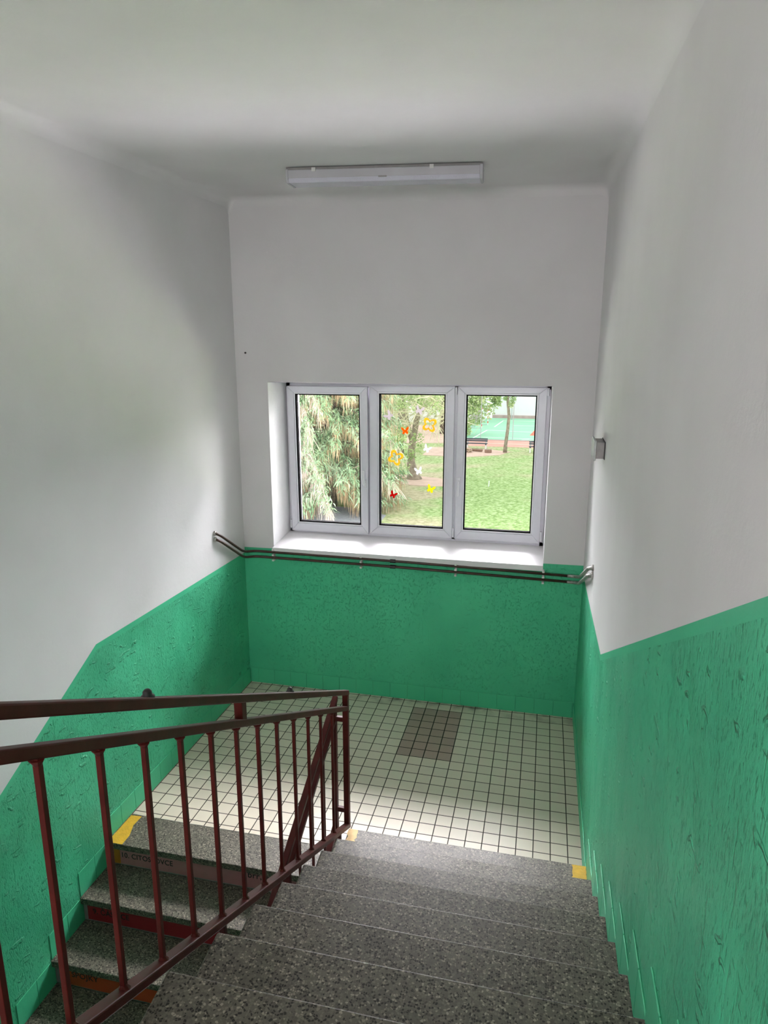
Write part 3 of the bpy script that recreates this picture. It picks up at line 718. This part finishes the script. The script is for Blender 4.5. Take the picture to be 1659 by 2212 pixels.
for i, y in enumerate(ybal):
    x = pl_x(y); w = 0.0066
    mb = MB(); mb.box(x-w, x+w, y-w, y+w, zbot(y)-0.012, zsec(y)-0.015)
    for zz, s in ((zbot(y)-0.002, 1), (zsec(y)-0.030, -1)):    # weld fillets
        mb.tube([(x, y, zz), (x, y, zz+s*0.008), (x, y, zz+s*0.016)], [0.016, 0.011, 0.007], 8)
    mb.build('baluster', M['red'], ra, bevel=0.0015)
for y in (-1.683, -3.2):
    x = pl_x(y); mb = MB(); mb.box(x-0.015, x+0.015, y-0.018, y+0.018, zsec(y)-0.01, ztop(y)-0.02); mb.build('spacer', M['red'], ra, bevel=0.003)
for y in (-1.158, -2.231, -3.30):
    x = pl_x(y)-0.004; z = ztop(y)
    mb = MB(); mb.lathe((x, y, z-0.006), [(0.018, 0), (0.017, 0.008), (0.0115, 0.013), (0.011, 0.021), (0.006, 0.026)], 14)
    o = mb.build('stud', M['dark'], ra, smooth=True); o['label'] = 'small black stud on the handrail'
for y in (-0.37, -1.25, -1.90, -2.62):      # feet fixed to the side of the flight
    x = pl_x(y)-0.006; mb = MB(); mb.box(x-0.009, x+0.009, y-0.010, y+0.010, zbot(y)-0.24, zbot(y)-0.02)
    mb.box(x-0.009, xe(y)+0.02, y-0.012, y+0.012, zbot(y)-0.24, zbot(y)-0.20); mb.build('foot', M['red'], ra, bevel=0.002)

XC = -1.349
def zt2(y): return 0.950+0.4963*(y+0.191)
def zs2(y): return zt2(y)-0.096
def zb2(y): return zt2(y)-0.80-0.045*(y+0.191)
rb = tag(empty('stair_railing', (XC, -0.2, 0.0)), 'oxide red steel railing descending along the far flight behind the nearer railing', 'railing')
YE2 = -3.3
mb = MB(); mb.bar((XC, -0.172, zt2(-0.172)), (XC, YE2, zt2(YE2)), 0.032, 0.030); mb.build('handrail', M['red'], rb, bevel=0.004)
mb = MB(); mb.bar((XC, -0.19, zs2(-0.19)), (XC, YE2, zs2(YE2)), 0.032, 0.029); mb.build('upper_rail', M['red'], rb, bevel=0.003)
mb = MB(); mb.bar((XC, -0.19, zb2(-0.19)), (XC, YE2, zb2(YE2)), 0.034, 0.030); mb.build('lower_rail', M['red'], rb, bevel=0.003)
mb = MB(); mb.box(XC-0.016, XC+0.016, -0.222, -0.190, 0.0, zt2(-0.205)-0.01); mb.build('end_post', M['red'], rb, bevel=0.003)
for k in range(1, 16):
    y = -0.215-0.197*k; w = 0.0066
    mb = MB(); mb.box(XC-w, XC+w, y-w, y+w, zb2(y)-0.01, zs2(y)-0.015); mb.build('baluster', M['red'], rb, bevel=0.0015)
for y in (-0.45, -1.05, -1.65, -2.25):
    kk = max(0, math.ceil((-0.502-y)/GOL)); mb = MB(); mb.box(XC-.010, XC+.010, y-.01, y+.01, -RISE*kk-0.1, zb2(y)-0.02); mb.build('foot', M['red'], rb, bevel=0.002)
# short ties between the two end posts
for z in (0.838, 0.250):
    mb = MB(); yb_ = -0.206; mb.box(XC+0.014, pl_x(yb_)-0.014, yb_-0.012, yb_+0.012, z-0.014, z+0.014)
    mb.build('tie', M['red'], ra, bevel=0.003)

# ------------------------------------------------------------------ outdoors
G = -4.2
def flat(name, pts, z, mat, label, cat, thick=0.1):
    mb = MB(); mb.prism([(x, y, z-thick) for x, y in pts], (0, 0, thick)); return structure(mb.build(name, mat), label, cat)
flat('lawn', [(-60, YO+0.2), (40, YO+0.2), (40, 49.2), (-7.3, 49.2), (-7.3, 95), (-60, 95)], G, M['grass'], 'green lawn with dry patches outside the window', 'lawn', 0.3)
flat('bounce_apron', [(-40, YO+0.2), (30, YO+0.2), (30, 12.0), (-40, 12.0)], G+0.02, M['hallw'], 'unseen pale paving added along the foot of the building to bounce daylight', 'paving', 0.05)  # unseen slab, added to bounce neutral light up through the window
flat('asphalt_path', [(-30, 14), (-6.6, 14), (-6.9, 25.2), (-8.5, 26.3), (-14, 26.8), (-30, 27)], G+0.02, M['asphalt'], 'grey asphalt strip under the weeping conifer', 'path', 0.05)
flat('soil_path', [(-10.5, 33.2), (-8.0, 32.6), (-6.5, 32.3), (-5.2, 32.5), (-4.6, 33.0), (-4.7, 33.6), (-5.2, 34.3), (-6.2, 34.9), (-8.4, 35.6), (-10.8, 35.0)], G+0.02, M['soil'], 'pinkish bare soil path around the tree trunk', 'path', 0.05)
flat('soil_path', [(-8.5, 43.6), (-5.6, 43.2), (-3.2, 44.8), (-2.6, 46.6), (-4.4, 47.6), (-8.6, 47.8)], G+0.02, M['soil'], 'brown bare soil patch in front of the left bench', 'path', 0.05)
flat('soil_path', [(-16, 51), (-11, 49.5), (-8.0, 50.5), (-7.6, 58), (-9.5, 63), (-14, 64), (-17, 57)], G+0.02, M['soil'], 'pinkish bare soil around the dark trunk beyond the crooked tree', 'path', 0.05)
flat('running_track', [(-7.3, 49.2), (40, 49.2), (40, 53.0), (-7.3, 53.0)], G+0.01, M['track'], 'pale red running strip before the green court', 'track', 0.3)
mb = MB(); mb.box(-7.3, 40, 50.6, 51.2, G+0.012, G+0.02); structure(mb.build('track_stripe', M['soil']), 'paler stripe along the red running strip', 'track')
mb = MB(); mb.box(-7.3, 40, 53.0, 53.3, G-0.3, G+0.06); structure(mb.build('kerb', M['kerb']), 'grey kerb along the near edge of the court', 'kerb')
mb = MB(); z0 = G+0.015; mb.box(-7.3, 30, 53.3, 72.6, z0-0.3, z0, 0)
def stripe(p, q, w=0.12):
    p = Vector((*p, 0)); q = Vector((*q, 0)); n = Vector((-(q-p).y, (q-p).x, 0)).normalized()*w/2
    mb.prism([(v.x, v.y, z0) for v in (p-n, q-n, q+n, p+n)], (0, 0, 0.006), 1)
stripe((-6.05, 54.2), (-5.40, 60.4), 0.13); stripe((-4.95, 63.4), (-4.50, 69.8), 0.13)
stripe((-5.4, 60.4), (2, 58.9)); stripe((-3.2, 64.9), (2, 65.4)); stripe((-5.9, 55.0), (2, 54.3)); stripe((-4.5, 69.8), (4, 69.6)); stripe((-2.2, 53.4), (-1.4, 54.4), .1)
mb.prism([(-1.46, 57.0, z0), (1.5, 57.3, z0), (1.0, 63.5, z0), (-1.12, 61.2, z0)], (0, 0, 0.007), 2)
structure(mb.build('sports_court', [M['court'], M['line'], M['redpatch']]), 'mint green sports court with white lines', 'court')

bl = tag(empty('sports_hall', (-2, 75, G)), 'long white hall wall with a brown base behind the court', 'building')
mb = MB(); mb.box(-5.9, 20, 73.0, 85, G+0.32, G+9); mb.build('wall', M['hallw'], bl)
mb = MB(); mb.box(-5.9, 20, 72.8, 85, G-0.3, G+0.32); o = mb.build('plinth', M['plinth'], bl); o['label'] = 'brown base course'
ob = tag(empty('outbuilding', (-8.5, 68, G)), 'small pale building with a barred window behind the leaves', 'building')
mb = MB(); mb.box(-14, -6.45, 66.4, 72, G-0.3, G+5); mb.build('wall', M['hallw'], ob)
wf = MB(); wf.box(-7.55, -6.65, 66.34, 66.42, G+0.25, G+2.3); wfo = wf.build('window', M['plinth'], ob)
gr_ = MB()
for i in range(9): gr_.box(-7.55+0.11*i, -7.51+0.11*i, 66.26, 66.33, G+0.2, G+2.3)
for i in range(6): gr_.box(-7.57, -6.63, 66.26, 66.33, G+0.22+0.4*i, G+0.26+0.4*i)
gr_.build('window_grille', M['benchc'], wfo)

for (x, y, h, r, lab) in ((-2.76, 53.75, 8.0, 0.035, 'tall thin steel mast on the near edge of the court right of the slim tree'),
                          (-3.70, 71.0, 8.0, 0.05, 'thin steel mast at the far edge of the court before the white hall'),
                          (-5.40, 53.85, 8.0, 0.03, 'thin steel mast behind the left bench')):
    mb = MB(); mb.tube([(x, y, G-0.1), (x+0.03, y, G+h)], r, 8); tag(mb.build('mast', M['mast']), lab, 'mast', 'masts around the court')

gl_ = tag(empty('football_goal', (-6.2, 63, G)), 'white and red football goal at the left end of the court', 'goal')
for (x, y) in ((-6.05, 61.8), (-5.73, 65.0)):
    mb = MB()
    for i in range(10): mb.tube([(x, y, G+0.2*i), (x, y, G+0.2*i+0.2)], 0.05, 8, i % 2)
    mb.build('goal_post', [M['line'], M['redpatch']], gl_)
mb = MB(); mb.bar((-6.05, 61.8, G+2.05), (-5.73, 65.0, G+2.05), 0.1, 0.1); mb.build('crossbar', M['line'], gl_)
mb = MB()
for (x, y) in ((-6.05, 61.8), (-5.73, 65.0)):
    mb.tube([(x, y, G+2.0), (x-0.6, y, G+1.9), (x-1.1, y, G+0.05)], 0.025, 6); mb.tube([(x, y, G+0.05), (x-1.1, y, G+0.05)], 0.025, 6)
mb.tube([(-7.15, 61.8, G+0.05), (-6.83, 65, G+0.05)], 0.025, 6); mb.build('goal_frame', M['mast'], gl_)

# benches
def bench(x, y, L, lab, grp='park benches by the running strip'):
    b = tag(empty('park_bench', (x, y, G)), lab, 'bench', grp)
    for s in (0, 1):
        xx = x+s*(L-0.12); mb = MB()
        mb.box(xx, xx+0.10, y-0.30, y-0.22, G, G+0.42); mb.box(xx, xx+0.10, y+0.12, y+0.22, G, G+0.80); mb.box(xx, xx+0.10, y-0.30, y+0.2, G+0.34, G+0.42)
        mb.build('bench_frame', M['benchc'], b, bevel=0.01)
    for k in range(3):
        mb = MB(); mb.box(x-0.04, x+L+0.04, y-0.32+0.15*k, y-0.22+0.15*k, G+0.42, G+0.46); mb.build('seat_slat', M['slat'], b)
    for k in range(2):
        mb = MB(); mb.box(x-0.04, x+L+0.04, y+0.08, y+0.12, G+0.56+0.14*k, G+0.66+0.14*k); mb.build('back_slat', M['slat'], b)
bench(-5.85, 47.6, 1.50, 'white framed bench with dark slats left of the slim tree')
bench(-1.22, 46.7, 1.50, 'white framed bench with dark slats cut off by the right window frame')
for i, (dx, dy_) in enumerate(((0, 0), (0.05, 0.02), (-0.03, -0.02))):
    mb = MB(); mb.box(-6.6+dx, -5.28+dx, 45.3+dy_, 45.75+dy_, G+0.13*i, G+0.13*i+0.085)
    mb.box(-6.5+dx, -6.4+dx, 45.3+dy_, 45.7+dy_, G+0.13*i+0.085, G+0.13*i+0.13); mb.box(-5.5+dx, -5.4+dx, 45.3+dy_, 45.7+dy_, G+0.13*i+0.085, G+0.13*i+0.13)
    tag(mb.build('plank', M['wood']), ['lowest of three weathered planks stacked before the left bench', 'middle one of three weathered planks stacked before the left bench', 'topmost of three weathered planks stacked before the left bench'][i], 'plank', 'weathered planks stacked by the left bench')
mb = MB(); mb.tube([(-5.3, 46.3, G+0.12), (-4.55, 45.98, G+0.13)], 0.09, 10); tag(mb.build('log', M['wood2']), 'long thin brown log lying before the left bench', 'log')
mb = MB(); mb.lathe((-4.10, 45.75, G), [(0.24, 0), (0.26, 0.1), (0.25, 0.24)], 14); tag(mb.build('tree_stump', M['wood2']), 'low round brown stump before the left bench', 'stump')
mb = MB(); mb.tube([(-3.02, 33.0, G), (-3.0, 33.0, G+0.32)], 0.03, 8); tag(mb.build('marker_peg', M['line']), 'short white peg standing alone in the lawn', 'peg')

# trees -------------------------------------------------------------
def blade(mb, p, d, l, w, droop, mi=0):
    """narrow drooping spray of two quads"""
    p = Vector(p); d = Vector(d).normalized(); s = d.cross(Vector((0, 0, 1)))
    s = s.normalized() if s.length > 1e-4 else Vector((1, 0, 0))
    s = (s+Vector((random.uniform(-.6, .6), random.uniform(-.6, .6), random.uniform(-.8, .8)))).normalized()*w/2
    m = p+d*l*0.5+Vector((0, 0, -droop*0.25)); e = p+d*l+Vector((0, 0, -droop))
    mb.add([p-s*.5, p+s*.5, m+s, m-s, e+s*.25, e-s*.25], [(0, 1, 2, 3), (3, 2, 4, 5)], mi)
def leafcloud(mb, centres, n, size, seed):
    r = random.Random(seed)
    for (cx, cy, cz, rad) in centres:
        for _ in range(n):
            while True:
                q = Vector((r.uniform(-1, 1), r.uniform(-1, 1), r.uniform(-1, 1)))
                if 0.1 < q.length < 1: break
            p = Vector((cx, cy, cz))+q*rad
            a = Vector((r.uniform(-1, 1), r.uniform(-1, 1), r.uniform(-1, .6))).normalized(); b = a.orthogonal().normalized()
            s = size*r.uniform(0.6, 1.3)
            mb.add([p, p+a*s*.5+b*s*.3, p+a*s, p+a*s*.5-b*s*.3], [(0, 1, 2, 3)])

sp = tag(empty('conifer_tree', (-9.6, 26.2, G)), 'large weeping conifer with drooping brown twigs filling the left pane', 'tree')
tr = MB(); tr.tube([(-9.9, 26.6, G-0.2), (-9.85, 26.5, G+3), (-9.8, 26.5, G+8), (-9.8, 26.5, G+15)], [0.32, 0.27, 0.2, 0.03], 12); tr.build('trunk', M['bark'], sp, smooth=True)
br_ = MB(); fo = MB(); dr_ = MB()
R0 = random.Random(21)
for i in range(230):
    h = 0.75+ (i/230)**1.2*8.0; az = R0.uniform(0, 2*math.pi)
    reach = (3.6-0.12*h)*R0.uniform(0.75, 1.08); lift = R0.uniform(0.1, 0.9)
    d = Vector((math.cos(az), math.sin(az), 0)); b0 = Vector((-9.85, 26.5, G+h))
    pts = [b0+d*reach*t+Vector((0, 0, lift*t*(1-t)*2.0-0.5*t*t)) for t in (0, .2, .4, .6, .8, 1)]
    br_.tube(pts, [0.05, 0.04, 0.032, 0.025, 0.016, 0.008], 6)
    for t in [0.22+0.78*j/13 for j in range(14)]:
        k = min(4, int(t*5)); f = t*5-k; p = pts[k]*(1-f)+pts[k+1]*f
        for _ in range(13):
            dd = d*R0.uniform(0.1, 1)+Vector((R0.uniform(-1, 1), R0.uniform(-1, 1), R0.uniform(-.5, .25)))
            blade(fo, p+Vector((R0.uniform(-.2, .2), R0.uniform(-.2, .2), R0.uniform(-.15, .15))), dd, R0.uniform(0.16, 0.34), R0.uniform(0.03, 0.075), R0.uniform(0.05, 0.2))
        for _ in range(7):
            q = p+Vector((R0.uniform(-.2, .2), R0.uniform(-.2, .2), -0.02))
            ln = R0.uniform(0.35, 1.0)
            blade(dr_, q, (R0.uniform(-.15, .15), R0.uniform(-.15, .15), -1), ln, R0.uniform(0.012, 0.03), 0.0)
br_.build('branches', M['bark'], sp); fo.build('needle_sprays', M['spruce'], sp); o = dr_.build('dry_twigs', M['brown'], sp); o['label'] = 'hanging dry brown twigs'
# low bleached boughs reaching towards the building
de = MB(); df = MB()
for (p0, p1, n_) in (((-10.9, 24.5, -0.2), (-8.1, 21.0, -3.3), 40), ((-10.8, 24.6, 0.9), (-9.4, 22.5, -0.4), 26), ((-10.9, 24.6, 1.9), (-9.0, 22.6, 0.5), 24), ((-11, 24.5, -1.6), (-8.2, 21.2, -3.4), 30), ((-8.6, 25, -2.2), (-6.3, 24.2, -2.6), 22), ((-8.2, 25, -0.6), (-6.2, 24.6, -1.1), 22)):
    p0, p1 = Vector(p0), Vector(p1)
    pts = [p0.lerp(p1, t)+Vector((0, 0, 0.5*math.sin(math.pi*t))) for t in (0, .25, .5, .75, 1)]
    de.tube(pts, [0.04, 0.032, 0.025, 0.017, 0.008], 6)
    for j in range(n_):
        t = R0.uniform(0.15, 1); q = p0.lerp(p1, t)+Vector((0, 0, 0.5*math.sin(math.pi*t)))
        for _ in range(4):
            blade(de, q+Vector((R0.uniform(-.1, .1), R0.uniform(-.1, .1), 0)), ((p1-p0).normalized()*0.5+Vector((R0.uniform(-.7, .7), R0.uniform(-.4, .4), -1.0))), R0.uniform(0.4, 1.0), 0.018, 0.1)
        for _ in range(10):
            blade(df, q+Vector((R0.uniform(-.25, .25), R0.uniform(-.2, .2), R0.uniform(-.1, .3))), Vector((R0.uniform(-1, 1), R0.uniform(-1, 1), R0.uniform(-.6, .2))), R0.uniform(0.12, 0.26), R0.uniform(0.025, 0.06), 0.1)
o = de.build('bleached_boughs', M['pinkt'], sp); o['label'] = 'pale bleached low boughs'
df.build('needle_sprays', M['spruce'], sp)

# crooked tree with bare pale branches in the middle pane
ct = tag(empty('crooked_tree', (-7.4, 34.3, G)), 'leaning rough trunk with bare pale twigs standing on the soil path', 'tree')
mb = MB()
mb.tube([(-7.35, 34.3, G-0.1), (-7.42, 34.3, G+0.3), (-7.55, 34.3, G+1.0), (-7.48, 34.3, G+2.0), (-7.3, 34.3, G+3.0), (-7.12, 34.3, G+4.1), (-6.95, 34.3, G+6.5)], [0.50, 0.33, 0.23, 0.20, 0.17, 0.15, 0.1], 12)
mb.tube([(-7.46, 34.3, G+2.1), (-7.75, 34.3, G+3.1), (-8.02, 34.4, G+3.9), (-8.25, 34.4, G+5), (-8.4, 34.5, G+7)], [0.16, 0.15, 0.14, 0.12, 0.07], 10)
mb.build('trunk', M['barkp'], ct, smooth=True)
tw = MB(); R1 = random.Random(5); lc = MB()
for i in range(190):
    b0 = Vector((R1.uniform(-8.6, -5.0), R1.uniform(31.2, 35.0), R1.uniform(-0.9, 2.2)))
    d = Vector((R1.uniform(-1, 1), R1.uniform(-.5, .5), R1.uniform(-1.0, 0.15))); l = R1.uniform(0.7, 1.9)
    c = Vector((R1.uniform(-.25, .25), 0, R1.uniform(-.3, .3)))
    pts = [b0+d*l*t+c*t*t for t in (0, .33, .66, 1)]
    tw.tube(pts, [0.036, 0.028, 0.019, 0.008], 5)
    for _ in range(6):
        t = R1.uniform(.2, 1); q = b0+d*l*t+c*t*t
        tw.tube([q, q+Vector((R1.uniform(-.4, .4), R1.uniform(-.3, .3), R1.uniform(-.5, .2)))], [0.011, 0.004], 4)
tw.build('bare_twigs', M['twig'], ct)
cl = [(R1.uniform(-8.9, -7.2), R1.uniform(30.5, 33.0), R1.uniform(-3.2, -0.9), 0.42) for _ in range(26)] + [(R1.uniform(-8.7, -5.0), R1.uniform(31.5, 34.5), R1.uniform(-0.2, 1.8), 0.40) for _ in range(34)] + [(-7.0, 33.4, -1.7, .35), (-6.9, 33.3, -2.3, .3), (-7.4, 33.0, -2.6, .35)]
leafcloud(lc, cl, 75, 0.13, 3); lc.build('foliage', M['leaf'], ct)

# darker trees beyond
def tree(name, x, y, r, pts, centres, n, size, label, seed, bark='bark'):
    t = tag(empty(name, (x, y, G)), label, 'tree', 'trees in the school garden')
    mb = MB(); k = len(pts); mb.tube(pts, [r*(1.15 if i == 0 else 1-0.35*i/(k-1)) for i in range(k)], 10); mb.build('trunk', M[bark], t, smooth=True)
    mb = MB(); leafcloud(mb, centres, n, size, seed); mb.build('foliage', M['leaf'], t)
R2 = random.Random(9)
tree('leafy_tree', -8.85, 57, 0.5, [(-8.85, 57, G-0.1), (-8.8, 57, G+2.5), (-8.6, 57, G+6)],
     [(R2.uniform(-7.6, -5.0), R2.uniform(55, 57), R2.uniform(-2.3, 1.2), 0.55) for _ in range(34)] + [(R2.uniform(-5.0, -4.1), 56, R2.uniform(-1.9, 1.0), 0.42) for _ in range(8)]
     + [(R2.uniform(-6.9, -6.5), 55.5, R2.uniform(-4.0, -2.0), 0.35) for _ in range(8)] + [(-6.2, 56, -3.0, .4), (-5.6, 56, -2.8, .35)]
     + [(R2.uniform(-11.5, -8), R2.uniform(56, 59), R2.uniform(-1.6, 1.5), 0.7) for _ in range(26)], 60, 0.24, 'dark trunked leafy tree whose crown hangs into the left of the right pane', 4)
tree('slim_tree', -2.92, 46.1, 0.135, [(-2.93, 46.1, G-0.1), (-2.90, 46.1, G+0.6), (-2.80, 46.1, G+1.6), (-2.74, 46.1, G+2.6), (-2.86, 46.1, G+3.6), (-2.95, 46.1, G+5.5)],
     [(-2.55, 46, -0.45, 0.22), (-2.62, 46, -0.75, 0.2), (-2.48, 46, -0.1, 0.25), (-3.05, 46, -0.3, 0.18), (-2.9, 46, 0.6, 0.6), (-2.4, 46, 0.5, 0.5), (-3.4, 46, 0.8, 0.5)], 60, 0.15, 'slim straight tree standing on the lawn in the right pane', 6, 'barkp')
tree('garden_tree', -10.2, 44, 0.24, [(-10.2, 44, G-0.1), (-10.15, 44, G+3), (-10.0, 44, G+6)],
     [(R2.uniform(-12.5, -7.2), R2.uniform(43, 46), R2.uniform(-0.5, 2.4), 0.6) for _ in range(44)], 70, 0.2, 'mid distance tree seen through the bare twigs of the middle pane', 8)
